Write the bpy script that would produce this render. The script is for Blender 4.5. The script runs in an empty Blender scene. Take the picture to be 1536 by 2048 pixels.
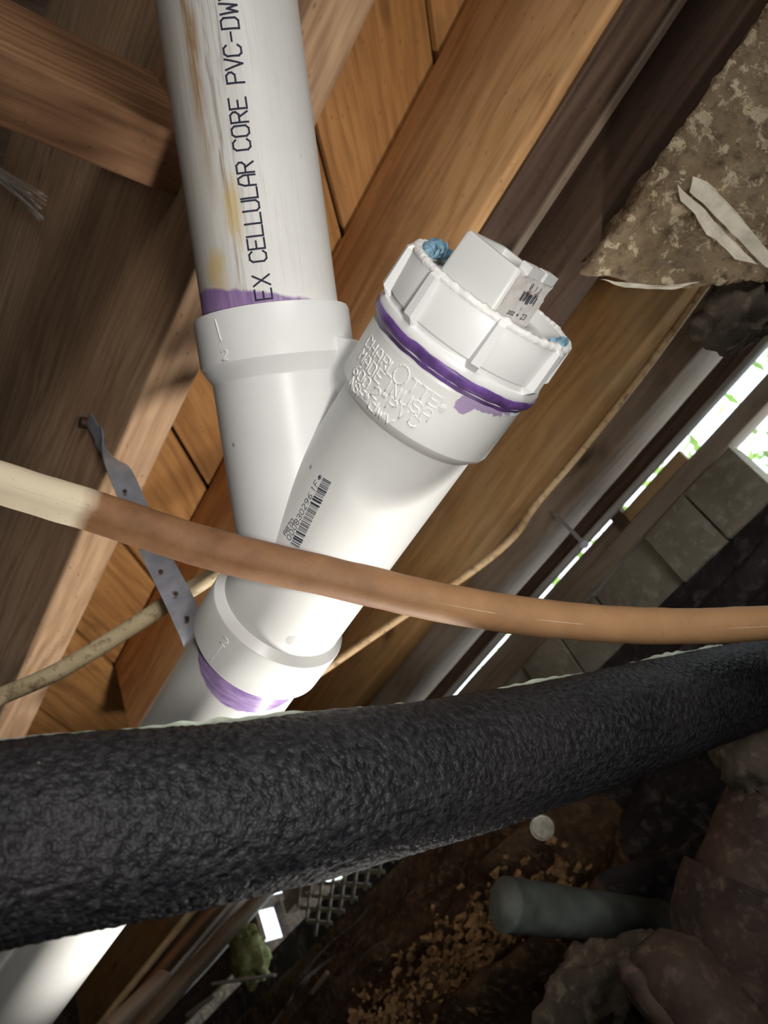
import bpy, bmesh, math, random
from mathutils import Vector, Matrix, noise

# ------------------------------------------------------------------ frame
F = 1500.0                                    # focal length in pixels of the 1536x2048 frame
def nrm(v): return Vector(v).normalized()
AJ = nrm((-1589, -2287, -1500))               # joists run along this (camera axes)
AU = Vector((-.395, .690, -.607)); AU = (AU - AJ * AU.dot(AJ)).normalized()   # up
AS = AJ.cross(AU)                             # across the joists
R3 = Matrix((AS, AJ, AU))                     # camera axes -> world axes
CAM = Vector((0, 0, .34))
PI = math.pi
def cw(v): return R3 @ Vector(v) + CAM        # camera space -> world
def P(px, py, d): return cw(((px - 768) / F * d, -(py - 1024) / F * d, -d))
def on(px, py, ax, val):                      # point seen at a pixel on a world plane (values relative to camera)
    r = R3 @ Vector(((px - 768) / F, -(py - 1024) / F, -1)); return r * (val / r[ax])

# ------------------------------------------------------------------ camera, world, light
sc = bpy.context.scene
C = sc.collection
cd = bpy.data.cameras.new('camera'); cam = bpy.data.objects.new('camera', cd); C.objects.link(cam)
cd.sensor_fit = 'VERTICAL'; cd.sensor_height = 36; cd.lens = 36 * F / 2048
cd.clip_start = .01; cd.clip_end = 100
cd.dof.use_dof = True; cd.dof.focus_distance = .31; cd.dof.aperture_fstop = 16
cam.matrix_world = Matrix.Translation(CAM) @ R3.to_4x4()
sc.camera = cam
sc.view_settings.view_transform = 'Standard'; sc.view_settings.look = 'None'
sc.view_settings.exposure = 0.20; sc.view_settings.gamma = 1.0; sc.view_settings.use_curve_mapping = False

w = bpy.data.worlds.new('sky'); sc.world = w; w.use_nodes = True
bg = w.node_tree.nodes['Background']; bg.inputs[0].default_value = (.82, .93, 1.0, 1); bg.inputs[1].default_value = 2.6

def spot(name, loc, target, power, size_deg, blend, radius, col=(1, 1, 1)):
    l = bpy.data.lights.new(name, 'SPOT'); l.energy = power; l.spot_size = math.radians(size_deg)
    l.spot_blend = blend; l.shadow_soft_size = radius; l.color = col
    o = bpy.data.objects.new(name, l); C.objects.link(o)
    o.location = loc; o.rotation_euler = (Vector(target) - Vector(loc)).to_track_quat('-Z', 'Y').to_euler()
    return o
# work lamp standing low behind the foam-covered pipe, shining up
spot('work_lamp_light', cw((.03, -.33, -.37)), cw((-.26, .10, -.57)), 6.2, 120, .5, .022, (1, .965, .91))
# torch held beside the lens
spot('torch_light', cw((.065, -.012, .03)), P(640, 1020, .4), 2.9, 86, 1.0, .022, (1, .97, .92))
# soft area fill added behind the camera; the back wall is closed
al = bpy.data.lights.new('rear_fill_light', 'AREA'); al.shape = 'RECTANGLE'; al.size = .7; al.size_y = .5; al.energy = 9; al.color = (1, .985, .96)
ao = bpy.data.objects.new('rear_fill_light', al); C.objects.link(ao)
ao.location = CAM + Vector((-.30, -1.25, -.06)); ao.rotation_euler = (P(700, 1000, .45) - ao.location).to_track_quat('-Z', 'Y').to_euler()
sc.cycles.max_bounces = 3; sc.cycles.diffuse_bounces = 2; sc.cycles.glossy_bounces = 1; sc.cycles.transmission_bounces = 1

# ------------------------------------------------------------------ materials
class NT:
    def __init__(s, name):
        s.m = bpy.data.materials.new(name); s.m.use_nodes = True
        s.t = s.m.node_tree; s.b = s.t.nodes['Principled BSDF']
        s.tc = s.t.nodes.new('ShaderNodeTexCoord'); s.obj = s.tc.outputs['Object']
    def link(s, a, b): s.t.links.new(a, b)
    def put(s, sock, v):
        if isinstance(v, bpy.types.NodeSocket): s.link(v, sock)
        elif v is not None:
            if sock.type == 'RGBA' and len(v) == 3: v = (*v, 1)
            sock.default_value = v
    def math(s, op, a, b=None, c=None, clamp=False):
        n = s.t.nodes.new('ShaderNodeMath'); n.operation = op; n.use_clamp = clamp
        s.put(n.inputs[0], a); s.put(n.inputs[1], b); s.put(n.inputs[2], c); return n.outputs[0]
    def sep(s, v):
        n = s.t.nodes.new('ShaderNodeSeparateXYZ'); s.link(v, n.inputs[0]); return n.outputs
    def comb(s, x, y, z):
        n = s.t.nodes.new('ShaderNodeCombineXYZ'); s.put(n.inputs[0], x); s.put(n.inputs[1], y); s.put(n.inputs[2], z); return n.outputs[0]
    def vec(s, v, scale=(1, 1, 1), rnd=True):
        n = s.t.nodes.new('ShaderNodeVectorMath'); n.operation = 'MULTIPLY'; s.put(n.inputs[0], v); n.inputs[1].default_value = scale
        o = n.outputs[0]
        if rnd:
            oi = s.t.nodes.new('ShaderNodeObjectInfo'); a = s.t.nodes.new('ShaderNodeVectorMath'); a.operation = 'ADD'
            k = s.math('MULTIPLY', oi.outputs['Random'], 37.0)
            s.link(o, a.inputs[0]); s.link(s.comb(k, k, k), a.inputs[1]); o = a.outputs[0]
        return o
    def noise(s, v, scale, detail=4, rough=.55, dist=0):
        n = s.t.nodes.new('ShaderNodeTexNoise'); s.put(n.inputs['Vector'], v); n.inputs['Scale'].default_value = scale
        n.inputs['Detail'].default_value = detail; n.inputs['Roughness'].default_value = rough; n.inputs['Distortion'].default_value = dist
        return n.outputs[0]
    def voro(s, v, scale, feature='F1'):
        n = s.t.nodes.new('ShaderNodeTexVoronoi'); n.feature = feature; s.put(n.inputs['Vector'], v); n.inputs['Scale'].default_value = scale; return n.outputs['Distance']
    def ramp(s, f, stops):
        n = s.t.nodes.new('ShaderNodeValToRGB'); s.put(n.inputs[0], f); e = n.color_ramp.elements
        while len(e) < len(stops): e.new(.5)
        for i, (p, c) in enumerate(stops):
            e[i].position = p; e[i].color = (*c, 1) if len(c) == 3 else c
        return n.outputs[0]
    def step(s, f, a, b): return s.t_map(f, a, b)
    def t_map(s, f, a, b):
        n = s.t.nodes.new('ShaderNodeMapRange'); n.clamp = True; s.put(n.inputs[0], f); n.inputs[1].default_value = a; n.inputs[2].default_value = b; return n.outputs[0]
    def mix(s, f, a, b, mode='MIX'):
        n = s.t.nodes.new('ShaderNodeMix'); n.data_type = 'RGBA'; n.blend_type = mode
        s.put(n.inputs[0], f); s.put(n.inputs[6], a); s.put(n.inputs[7], b); return n.outputs[2]
    def bump(s, h, strength=.3, dist=.001):
        n = s.t.nodes.new('ShaderNodeBump'); n.inputs['Strength'].default_value = strength; n.inputs['Distance'].default_value = dist
        s.link(h, n.inputs['Height']); s.link(n.outputs[0], s.b.inputs['Normal'])
    def col(s, c): s.put(s.b.inputs['Base Color'], c)
    def fin(s, rough=.6, spec=.4, metal=0):
        s.put(s.b.inputs['Roughness'], rough); s.b.inputs['Specular IOR Level'].default_value = spec; s.b.inputs['Metallic'].default_value = metal
        return s.m

def wood(name, dark, mid, light, grain=1.0, bump=.5, dusty=None, stain=(.05, .03, .02), stain_amt=.55, rough=.72):
    n = NT(name)
    v = n.vec(n.obj, (1.0, 1, 1))
    big = n.noise(v, 7, 3, .5)
    x, y, z = n.sep(v)[0:3]
    wob = n.noise(n.vec(v, (3.0, 14, 14), False), 1.6, 3, .5, .3)
    yy = n.math('ADD', n.math('MULTIPLY', y, 1.0), n.math('MULTIPLY', z, .8))
    ring = n.math('SINE', n.math('MULTIPLY', n.math('ADD', n.math('MULTIPLY', yy, 430 * grain), n.math('MULTIPLY', wob, 30)), 1.0))
    fine = n.noise(n.vec(v, (12, 260, 260), False), 1.0, 3, .6)
    g = n.math('ADD', n.math('MULTIPLY', n.math('ADD', n.math('MULTIPLY', ring, .5), .5), n.math('MULTIPLY', n.t_map(big, .3, .75), .34)), n.math('ADD', n.math('MULTIPLY', fine, .5), .12))
    c = n.ramp(g, [(.16, dark), (.50, mid), (.86, light)])
    st = n.noise(n.vec(v, (5, 11, 11), False), 1.7, 3, .62, .6)
    c = n.mix(n.math('MULTIPLY', n.t_map(st, .56, .74), stain_amt), c, stain)
    # knots and small dark pits
    kn = n.voro(n.vec(v, (7, 20, 20), False), 1.0)
    c = n.mix(n.math('MULTIPLY', n.t_map(kn, .13, .05), .75), c, (dark[0] * .35, dark[1] * .3, dark[2] * .3))
    pit = n.voro(n.vec(v, (80, 150, 150), False), 1.0)
    c = n.mix(n.math('MULTIPLY', n.t_map(pit, .16, .06), .45), c, (dark[0] * .4, dark[1] * .4, dark[2] * .4))
    if dusty: c = n.mix(n.math('MULTIPLY', n.t_map(big, .42, .66), .65), c, dusty)
    n.col(c)
    n.bump(n.math('ADD', n.math('MULTIPLY', fine, 1.0), n.math('MULTIPLY', ring, .18)), bump, .0006)
    return n.fin(rough, .25)

def plain(name, c, rough=.5, spec=.4, metal=0, var=.12, scale=60, bump=0):
    n = NT(name); v = n.vec(n.obj)
    f = n.noise(v, scale, 4)
    n.col(n.mix(n.t_map(f, .3, .75), tuple(k * (1 - var) for k in c), tuple(min(1, k * (1 + var)) for k in c)))
    if bump: n.bump(f, bump, .0008)
    return n.fin(rough, spec, metal)

PURPLE = (.155, .06, .34)
def pvc_nodes(name, base=(.775, .775, .75)):
    n = NT(name); v = n.vec(n.obj, rnd=False)
    f = n.noise(v, 45, 5, .6); g = n.noise(v, 420, 2, .5)
    c = n.mix(n.t_map(f, .35, .7), tuple(k * .95 for k in base), base)
    sp = n.voro(v, 75); pick = n.noise(v, 31, 2)
    c = n.mix(n.math('MULTIPLY', n.math('MULTIPLY', n.t_map(sp, .10, .04), n.t_map(pick, .60, .66)), .7), c, (.18, .15, .17))
    n.bump(n.math('ADD', f, n.math('MULTIPLY', g, .25)), .10, .0006)
    return n, c, f
def cyl(n):
    x, y, z = n.sep(n.obj)[0:3]
    return n.math('ARCTAN2', x, n.math('MULTIPLY', y, -1)), z

def mat_pvc(name, base=(.775, .775, .75)):
    n, c, f = pvc_nodes(name, base); n.col(c); return n.fin(.36, .45)
def blob(n, th, z, th0, z0, ra, rz, warp, soft=.12):
    a = n.math('DIVIDE', n.math('SUBTRACT', th, th0), ra); b = n.math('DIVIDE', n.math('SUBTRACT', z, z0), rz)
    d = n.math('ADD', n.math('MULTIPLY', a, a), n.math('MULTIPLY', b, b))
    return n.t_map(n.math('ADD', d, n.math('MULTIPLY', n.math('SUBTRACT', warp, .5), 3.2)), 1.0 + soft, 1.0 - soft)

def mat_wye():
    n, c, f = pvc_nodes('fitting_pvc'); th, z = cyl(n)
    wv = n.noise(n.vec(n.obj, rnd=False), 190, 3, .55)
    m = n.math('MAXIMUM', blob(n, th, z, .45, .1235, .11, .0036, wv), blob(n, th, z, .75, .1262, .36, .0026, wv))
    m = n.math('MULTIPLY', m, n.t_map(z, .10, .104))
    c = n.mix(n.math('MULTIPLY', m, .8), c, (.30, .18, .40))
    # smudge of primer low on the barrel
    m2 = blob(n, th, z, -.95, .020, .10, .0045, wv)
    c = n.mix(n.math('MULTIPLY', m2, .18), c, PURPLE)
    m3 = blob(n, th, z, .42, -.010, .08, .003, wv)
    c = n.mix(n.math('MULTIPLY', m3, .35), c, (.2, .18, .18))
    n.col(c); return n.fin(.34, .45)

def mat_upper_pipe():
    n, c, f = pvc_nodes('pipe_pvc_stained', (.775, .765, .73)); th, z = cyl(n)
    long_ = n.noise(n.comb(n.math('MULTIPLY', th, 9), n.math('MULTIPLY', z, 22), 0), 1.0, 5, .65, .3)
    streak = n.noise(n.comb(n.math('MULTIPLY', th, 26), n.math('MULTIPLY', z, 34), 3.3), 1.0, 5, .68, .4)
    wob = n.math('MULTIPLY', n.math('SUBTRACT', n.noise(n.comb(0, 0, n.math('MULTIPLY', z, 28)), 1, 2), .5), .35)
    tt = n.math('ADD', th, wob)
    def band(c0, hw): return n.t_map(n.math('ABSOLUTE', n.math('SUBTRACT', tt, c0)), hw, hw * .3)
    # general grime on the left flank
    c = n.mix(n.math('MULTIPLY', n.t_map(n.math('ADD', th, n.math('MULTIPLY', long_, .8)), .35, -.60), .6), c, (.36, .29, .22))
    c = n.mix(n.math('MULTIPLY', n.math('MULTIPLY', n.t_map(streak, .46, .70), n.t_map(tt, .55, .1)), .3), c, (.45, .39, .34))
    # rusty run
    up = n.t_map(z, .155, .20)
    c = n.mix(n.math('MULTIPLY', n.math('MULTIPLY', band(-.47, .15), n.t_map(long_, .36, .56)), n.math('MULTIPLY', up, .9)), c, (.33, .17, .045))
    c = n.mix(n.math('MULTIPLY', n.math('MULTIPLY', band(-.25, .05), n.t_map(streak, .40, .58)), .65), c, (.22, .14, .09))
    c = n.mix(n.math('MULTIPLY', n.math('MULTIPLY', band(-.12, .13), n.t_map(streak, .50, .62)), .5), c, (.27, .22, .19))
    # yellow blotches
    wv = n.noise(n.vec(n.obj, rnd=False), 120, 3, .55)
    y1 = n.math('MAXIMUM', blob(n, th, z, -.62, .1335, .17, .0085, wv, .8), blob(n, th, z, -.20, .156, .10, .013, wv, .9))
    c = n.mix(n.math('MULTIPLY', y1, .6), c, (.62, .42, .10))
    # scuffs on the right flank
    c = n.mix(n.math('MULTIPLY', n.t_map(streak, .55, .72), .3), c, (.45, .42, .40))
    # primer above the socket
    edge = n.math('ADD', n.math('MULTIPLY', n.math('SINE', th), -.0075), n.math('MULTIPLY', n.math('SUBTRACT', wv, .5), .004))
    pm = n.t_map(n.math('SUBTRACT', z, edge), .1230, .1216)
    pc = n.mix(n.t_map(long_, .35, .65), (.34, .21, .43), (.15, .07, .24))
    c = n.mix(n.math('MULTIPLY', pm, .92), c, pc)
    n.col(c); return n.fin(.42, .4)

def mat_lower_pipe():
    n, c, f = pvc_nodes('pipe_pvc_primed', (.79, .78, .745)); th, z = cyl(n)
    st = n.noise(n.comb(n.math('MULTIPLY', th, 2.0), 0, n.math('MULTIPLY', z, 420)), 1, 3, .6)
    # the brushed primer hangs lower on the front
    low = n.math('ADD', -.0432, n.math('MULTIPLY', n.math('COSINE', n.math('SUBTRACT', th, .26)), -.0196))
    low = n.math('ADD', low, n.math('MULTIPLY', n.math('SUBTRACT', n.noise(n.comb(n.math('MULTIPLY', th, 3.2), 0, 0), 1, 2), .5), .004))
    pm = n.t_map(n.math('SUBTRACT', z, low), -.0004, .0006)
    pc = n.mix(n.t_map(st, .35, .65), (.42, .29, .54), (.20, .11, .34))
    n.col(n.mix(n.math('MULTIPLY', pm, .93), c, pc)); return n.fin(.27, .5)

M = {}
M['wye'] = mat_wye(); M['upper'] = mat_upper_pipe(); M['lower'] = mat_lower_pipe()
M['pvc'] = mat_pvc('adapter_pvc', (.79, .785, .775)); M['plugpvc'] = mat_pvc('plug_pvc', (.70, .70, .67))
M['purple'] = plain('purple_primer', (.15, .075, .27), .35, .4, var=.45, scale=120, bump=.25)
M['ink'] = plain('blue_black_ink', (.028, .026, .055), .6, .2, var=.3, scale=300)
M['emboss'] = mat_pvc('raised_lettering_pvc', (.79, .79, .765))
M['tape'] = plain('blue_thread_paste', (.20, .36, .47), .6, .3, var=.6, scale=300, bump=.8)
M['tapewhite'] = plain('white_paste_crust', (.80, .79, .76), .7, .2, var=.15, scale=300, bump=.8)
M['steel'] = plain('galvanized_steel', (.40, .41, .46), .45, .5, .25, var=.22, scale=90)
M['nail'] = plain('rusty_nail', (.09, .05, .035), .6, .3, .4, var=.4, scale=400)
M['joist1'] = wood('joist_wood_pale', (.23, .125, .065), (.50, .315, .185), (.66, .46, .295), .8, .5, stain_amt=.35, stain=(.12, .07, .045))
M['joist2'] = wood('joist_wood_orange', (.30, .145, .055), (.58, .325, .145), (.70, .44, .225), .55, .4, stain_amt=.5, stain=(.13, .06, .022))
M['plank'] = wood('subfloor_wood', (.20, .085, .027), (.44, .21, .068), (.58, .31, .115), .8, .4, stain_amt=.5, stain=(.07, .03, .012))
M['block'] = wood('blocking_wood', (.13, .06, .03), (.33, .17, .085), (.45, .26, .14), 1.1, .4, stain_amt=.4)
M['rim'] = wood('rim_wood_brown', (.20, .10, .035), (.42, .235, .09), (.52, .32, .14), .7, .4, dusty=(.36, .25, .14), stain_amt=.5, stain=(.10, .06, .03))
M['greywood'] = wood('rim_wood_greyed', (.11, .075, .05), (.235, .17, .12), (.33, .26, .20), .8, .5, dusty=(.30, .25, .20))
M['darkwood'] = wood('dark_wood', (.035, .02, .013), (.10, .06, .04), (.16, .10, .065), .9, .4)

def mat_cable():
    n = NT('brown_painted_tubing'); v = n.vec(n.obj, rnd=False)
    f = n.noise(v, 60, 5, .6); g = n.noise(n.vec(v, (1, 1, 1), False), 26, 4, .6, .4)
    c = n.mix(n.t_map(f, .3, .7), (.15, .068, .03), (.27, .135, .062))
    at = n.t.nodes.new('ShaderNodeAttribute'); at.attribute_name = 'along'
    a, b = at.outputs['Fac'], None
    at2 = n.t.nodes.new('ShaderNodeAttribute'); at2.attribute_name = 'around'
    # bare cream stretch at one end and scraped streaks further on
    bare = n.t_map(n.math('ADD', a, n.math('MULTIPLY', n.math('SUBTRACT', g, .5), .05)), .195, .178)
    line = n.math('MULTIPLY', n.t_map(n.math('ABSOLUTE', n.math('SUBTRACT', n.math('ADD', at2.outputs['Fac'], n.math('MULTIPLY', n.math('SUBTRACT', g, .5), .05)), .56)), .030, .012), n.t_map(f, .35, .5))
    bare = n.math('MULTIPLY', bare, n.math('SUBTRACT', 1, n.math('MULTIPLY', line, .9)))
    edge = n.math('MULTIPLY', n.t_map(n.math('ABSOLUTE', n.math('SUBTRACT', at2.outputs['Fac'], .30)), .10, .02), n.math('MULTIPLY', n.t_map(a, .48, .54), n.t_map(g, .48, .56)))
    lite = n.t_map(n.math('ADD', a, n.math('MULTIPLY', g, .3)), .51, .88)
    c = n.mix(n.math('MULTIPLY', lite, .75), c, (.43, .245, .115))
    c = n.mix(n.math('MAXIMUM', bare, n.math('MULTIPLY', edge, .75)), c, (.66, .56, .40))
    pit = n.voro(v, 330); c = n.mix(n.math('MULTIPLY', n.t_map(pit, .14, .05), .4), c, (.06, .035, .02))
    n.col(c); n.bump(f, .35, .0008); return n.fin(.62, .3)
M['cable'] = mat_cable()
def mat_foam():
    n = NT('black_foam'); v = n.vec(n.obj, rnd=False)
    f = n.noise(v, 400, 2, .5); g = n.noise(v, 14, 2, .5); k = n.noise(v, 1300, 1)
    c = n.mix(n.t_map(f, .38, .68), (.006, .006, .008), (.024, .024, .026))
    c = n.mix(n.math('MULTIPLY', n.t_map(g, .45, .7), .35), c, (.034, .029, .031))
    sp = n.voro(v, 160); pk = n.noise(v, 60, 2)
    c = n.mix(n.math('MULTIPLY', n.t_map(sp, .07, .03), n.t_map(pk, .62, .66)), c, (.45, .36, .27))
    n.col(c); n.bump(n.math('ADD', f, n.math('MULTIPLY', k, .2)), .9, .0022); return n.fin(.5, .22)
M['foam'] = mat_foam()
def mat_rough(name, a, b, c3, s1=30, s2=120, bump=.8, spots=None, rough=.85):
    n = NT(name); v = n.vec(n.obj)
    f = n.noise(v, s1, 6, .62, .3); g = n.noise(v, s2, 5, .6)
    c = n.mix(n.t_map(f, .36, .64), a, b); c = n.mix(n.t_map(g, .52, .68), c, c3)
    if spots:
        h = n.noise(v, s1 * 2.7, 5, .7, .5); c = n.mix(n.t_map(h, spots[1], spots[1] + .05), c, spots[0])
    n.col(c); n.bump(n.math('ADD', f, n.math('MULTIPLY', g, .6)), bump, .003); return n.fin(rough, .2)
M['dirt'] = mat_rough('dark_soil', (.018, .013, .010), (.055, .038, .027), (.10, .072, .05), 40, 170)
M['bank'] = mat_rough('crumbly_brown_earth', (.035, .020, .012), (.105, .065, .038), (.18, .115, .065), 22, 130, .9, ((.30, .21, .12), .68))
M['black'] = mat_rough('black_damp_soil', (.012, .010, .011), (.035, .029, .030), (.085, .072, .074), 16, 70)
M['concrete'] = mat_rough('rough_concrete', (.17, .15, .115), (.25, .225, .175), (.31, .285, .23), 18, 90, .5)
M['crust'] = mat_rough('flaking_beam_crust', (.20, .145, .085), (.30, .225, .14), (.13, .10, .065), 34, 150, 1.0, ((.52, .43, .29), .54))
M['flake'] = plain('cracked_cream_paint', (.66, .60, .48), .7, .2, var=.25, scale=110, bump=.5)
M['rock'] = mat_rough('dark_rock', (.035, .027, .020), (.075, .058, .042), (.125, .10, .075), 24, 110)
M['iron'] = mat_rough('rusty_cast_iron', (.024, .015, .011), (.060, .038, .027), (.092, .062, .046), 24, 130, .4, ((.20, .12, .06), .76), .7)
M['greypipe'] = plain('dusty_grey_pipe', (.085, .095, .085), .6, .3, var=.35, scale=60, bump=.4)
M['greydisc'] = plain('dusty_plastic_end', (.28, .26, .22), .7, .2, var=.3, scale=200)
M['conduit'] = plain('pale_grey_conduit', (.50, .48, .45), .5, .4, var=.12)
M['cream'] = mat_rough('cream_wire_sheath', (.50, .40, .24), (.60, .49, .31), (.25, .17, .09), 30, 160, .2, None, .5)
M['tanwire'] = mat_rough('tan_wire_sheath', (.34, .22, .11), (.46, .33, .19), (.17, .10, .05), 24, 160, .2, None, .5)
M['crumb'] = plain('rotten_wood_crumbs', (.34, .21, .10), .9, .1, var=.6, scale=60)
M['fibre'] = plain('pale_fibres', (.50, .45, .40), .8, .1)
M['foam_edge_strip'] = plain('pale_green_strip', (.50, .56, .45), .5, .3, var=.3, scale=90)
M['leaf'] = plain('leaf_green', (.30, .46, .10), .6, .3, var=.5, scale=9)
M['whitepaint'] = plain('white_board', (.80, .82, .80), .6, .3)
M['mesh'] = plain('lattice_wire', (.22, .20, .15), .5, .4, .2, var=.3)
M['moss'] = mat_rough('mossy_stone', (.12, .13, .05), (.24, .25, .10), (.34, .34, .18), 30, 130)

# ------------------------------------------------------------------ mesh helpers
WM = {}
def tag(o, label=None, cat=None, group=None, kind=None):
    for k, v in (('label', label), ('category', cat), ('group', group), ('kind', kind)):
        if v: o[k] = v
    return o
def place(o, Mx, parent=None):
    WM[o.name] = Mx
    if parent is not None:
        o.parent = parent; o.matrix_basis = WM[parent.name].inverted() @ Mx
    else: o.matrix_basis = Mx
def mesh(name, verts, faces, smooth=True):
    me = bpy.data.meshes.new(name); me.from_pydata([tuple(v) for v in verts], [], faces); me.update()
    bm = bmesh.new(); bm.from_mesh(me); bmesh.ops.recalc_face_normals(bm, faces=bm.faces); bm.to_mesh(me); bm.free()
    if smooth: me.shade_smooth()
    return me
def put(name, geo, mat, Mx=None, parent=None, smooth=True, auto=None):
    """geo = (verts, faces); Mx given: local verts, else world verts re-centred"""
    verts, faces = geo
    if Mx is None:
        c = sum((Vector(v) for v in verts), Vector()) / len(verts)
        verts = [Vector(v) - c for v in verts]; Mx = Matrix.Translation(c)
    me = mesh(name, verts, faces, smooth)
    if auto is not None: me.set_sharp_from_angle(angle=math.radians(auto))
    me.materials.append(mat)
    o = bpy.data.objects.new(name, me); C.objects.link(o); place(o, Mx, parent)
    return o
def empty(name, loc, label, cat, group=None):
    o = bpy.data.objects.new(name, None); C.objects.link(o); o.empty_display_size = .02
    place(o, Matrix.Translation(loc)); return tag(o, label, cat, group)
def frame(origin, X, Y, Z):
    m = Matrix((X, Y, Z)).transposed().to_4x4(); m.translation = origin; return m
def join(*gs):
    V, Fc = [], []
    for v, f in gs:
        k = len(V); V += [Vector(a) for a in v]; Fc += [tuple(i + k for i in q) for q in f]
    return V, Fc
def lathe(profile, n=96, closed=False):
    V, Fc = [], []
    for r, z in profile:
        for k in range(n):
            a = 2 * PI * k / n; V.append((r * math.sin(a), -r * math.cos(a), z))
    m = len(profile)
    for i in range(m if closed else m - 1):
        for k in range(n):
            a = i * n + k; b = i * n + (k + 1) % n; j = (i + 1) % m
            Fc.append((a, b, j * n + (k + 1) % n, j * n + k))
    return V, Fc
def box(c, h, X=(1, 0, 0), Y=(0, 1, 0), Z=(0, 0, 1)):
    c = Vector(c); X, Y, Z = Vector(X), Vector(Y), Vector(Z)
    V = [c + X * (h[0] * a) + Y * (h[1] * b) + Z * (h[2] * d) for a in (-1, 1) for b in (-1, 1) for d in (-1, 1)]
    return V, [(0, 1, 3, 2), (4, 6, 7, 5), (0, 4, 5, 1), (2, 3, 7, 6), (0, 2, 6, 4), (1, 5, 7, 3)]
def rbox(L, Wd, H, r=.002, seg=24, jit=.0006, seed=0, skew=(0, 0)):
    """board along local X (length L), width Y, height Z, rounded arrises, slightly uneven"""
    cs = []
    for sy, sz, a0 in ((1, 1, 0), (-1, 1, 90), (-1, -1, 180), (1, -1, 270)):
        for a in (0, 45, 90):
            t = math.radians(a0 + a); cs.append((sy * (Wd / 2 - r) + r * math.cos(t), sz * (H / 2 - r) + r * math.sin(t)))
    V, Fc = [], []; m = len(cs)
    for i in range(seg + 1):
        x = -L / 2 + L * i / seg
        for k, (y, z) in enumerate(cs):
            q = noise.noise_vector(Vector((x * 14 + seed * 7.3, (k // 3) * 3.1 + seed, seed * 1.7))) * jit
            xx = x
            if i == 0: xx = x + skew[0] * (z / H) + skew[1] * (y / Wd)
            V.append((xx, y + q.y, z + q.z))
    for i in range(seg):
        for k in range(m): Fc.append((i * m + k, i * m + (k + 1) % m, (i + 1) * m + (k + 1) % m, (i + 1) * m + k))
    Fc.append(tuple(reversed(range(m)))); Fc.append(tuple(seg * m + k for k in range(m)))
    return V, Fc
def catmull(pts, n):
    pts = [Vector(p) for p in pts]; out = []
    e = [pts[0] * 2 - pts[1]] + pts + [pts[-1] * 2 - pts[-2]]
    for i in range(len(pts) - 1):
        p0, p1, p2, p3 = e[i:i + 4]
        for k in range(n):
            t = k / n
            out.append(.5 * ((2 * p1) + (p2 - p0) * t + (2 * p0 - 5 * p1 + 4 * p2 - p3) * t * t + (3 * p1 - p0 - 3 * p2 + p3) * t ** 3))
    out.append(pts[-1]); return out
def tube(pts, rad, n=16, cap=True, up=(0, 0, 1), fn=None):
    pts = [Vector(p) for p in pts]; V, Fc = [], []; m = len(pts)
    t = (pts[1] - pts[0]).normalized(); a = (Vector(up) - t * t.dot(Vector(up))).normalized()
    for i, p in enumerate(pts):
        t = (pts[min(i + 1, m - 1)] - pts[max(i - 1, 0)]).normalized(); a = (a - t * t.dot(a)).normalized(); b = t.cross(a)
        r = rad[i] if isinstance(rad, (list, tuple)) else rad
        for k in range(n):
            q = 2 * PI * k / n; d = a * math.cos(q) + b * math.sin(q)
            V.append(p + d * (r + (fn(i / (m - 1), q, p + d * r) if fn else 0)))
    for i in range(m - 1):
        for k in range(n): Fc.append((i * n + k, i * n + (k + 1) % n, (i + 1) * n + (k + 1) % n, (i + 1) * n + k))
    if cap:
        Fc.append(tuple(reversed(range(n)))); Fc.append(tuple((m - 1) * n + k for k in range(n)))
    return V, Fc
def sheet(c00, c10, c11, c01, nu, nv, fn):
    V, Fc = [], []
    c00, c10, c11, c01 = map(Vector, (c00, c10, c11, c01))
    for i in range(nu + 1):
        for j in range(nv + 1):
            u, v = i / nu, j / nv
            p = c00 * (1 - u) * (1 - v) + c10 * u * (1 - v) + c11 * u * v + c01 * (1 - u) * v
            V.append(p + fn(u, v, p))
    for i in range(nu):
        for j in range(nv):
            a = i * (nv + 1) + j; Fc.append((a, a + 1, a + nv + 2, a + nv + 1))
    return V, Fc
def blobmesh(c, rx, ry, rz, amp, freq, seed, X=(1, 0, 0), Y=(0, 1, 0), Z=(0, 0, 1), nu=40, nv=24):
    V, Fc = [], []; c = Vector(c); X, Y, Z = Vector(X), Vector(Y), Vector(Z)
    for i in range(nv + 1):
        la = PI * (i / nv - .5)
        for k in range(nu):
            lo = 2 * PI * k / nu; d = Vector((math.cos(la) * math.cos(lo), math.cos(la) * math.sin(lo), math.sin(la)))
            s = 1 + amp * noise.fractal(d * freq + Vector((seed, seed * .7, 0)), .8, 2.1, 4)
            V.append(c + X * d.x * rx * s + Y * d.y * ry * s + Z * d.z * rz * s)
    for i in range(nv):
        for k in range(nu): Fc.append((i * nu + k, i * nu + (k + 1) % nu, (i + 1) * nu + (k + 1) % nu, (i + 1) * nu + k))
    return V, Fc

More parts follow.
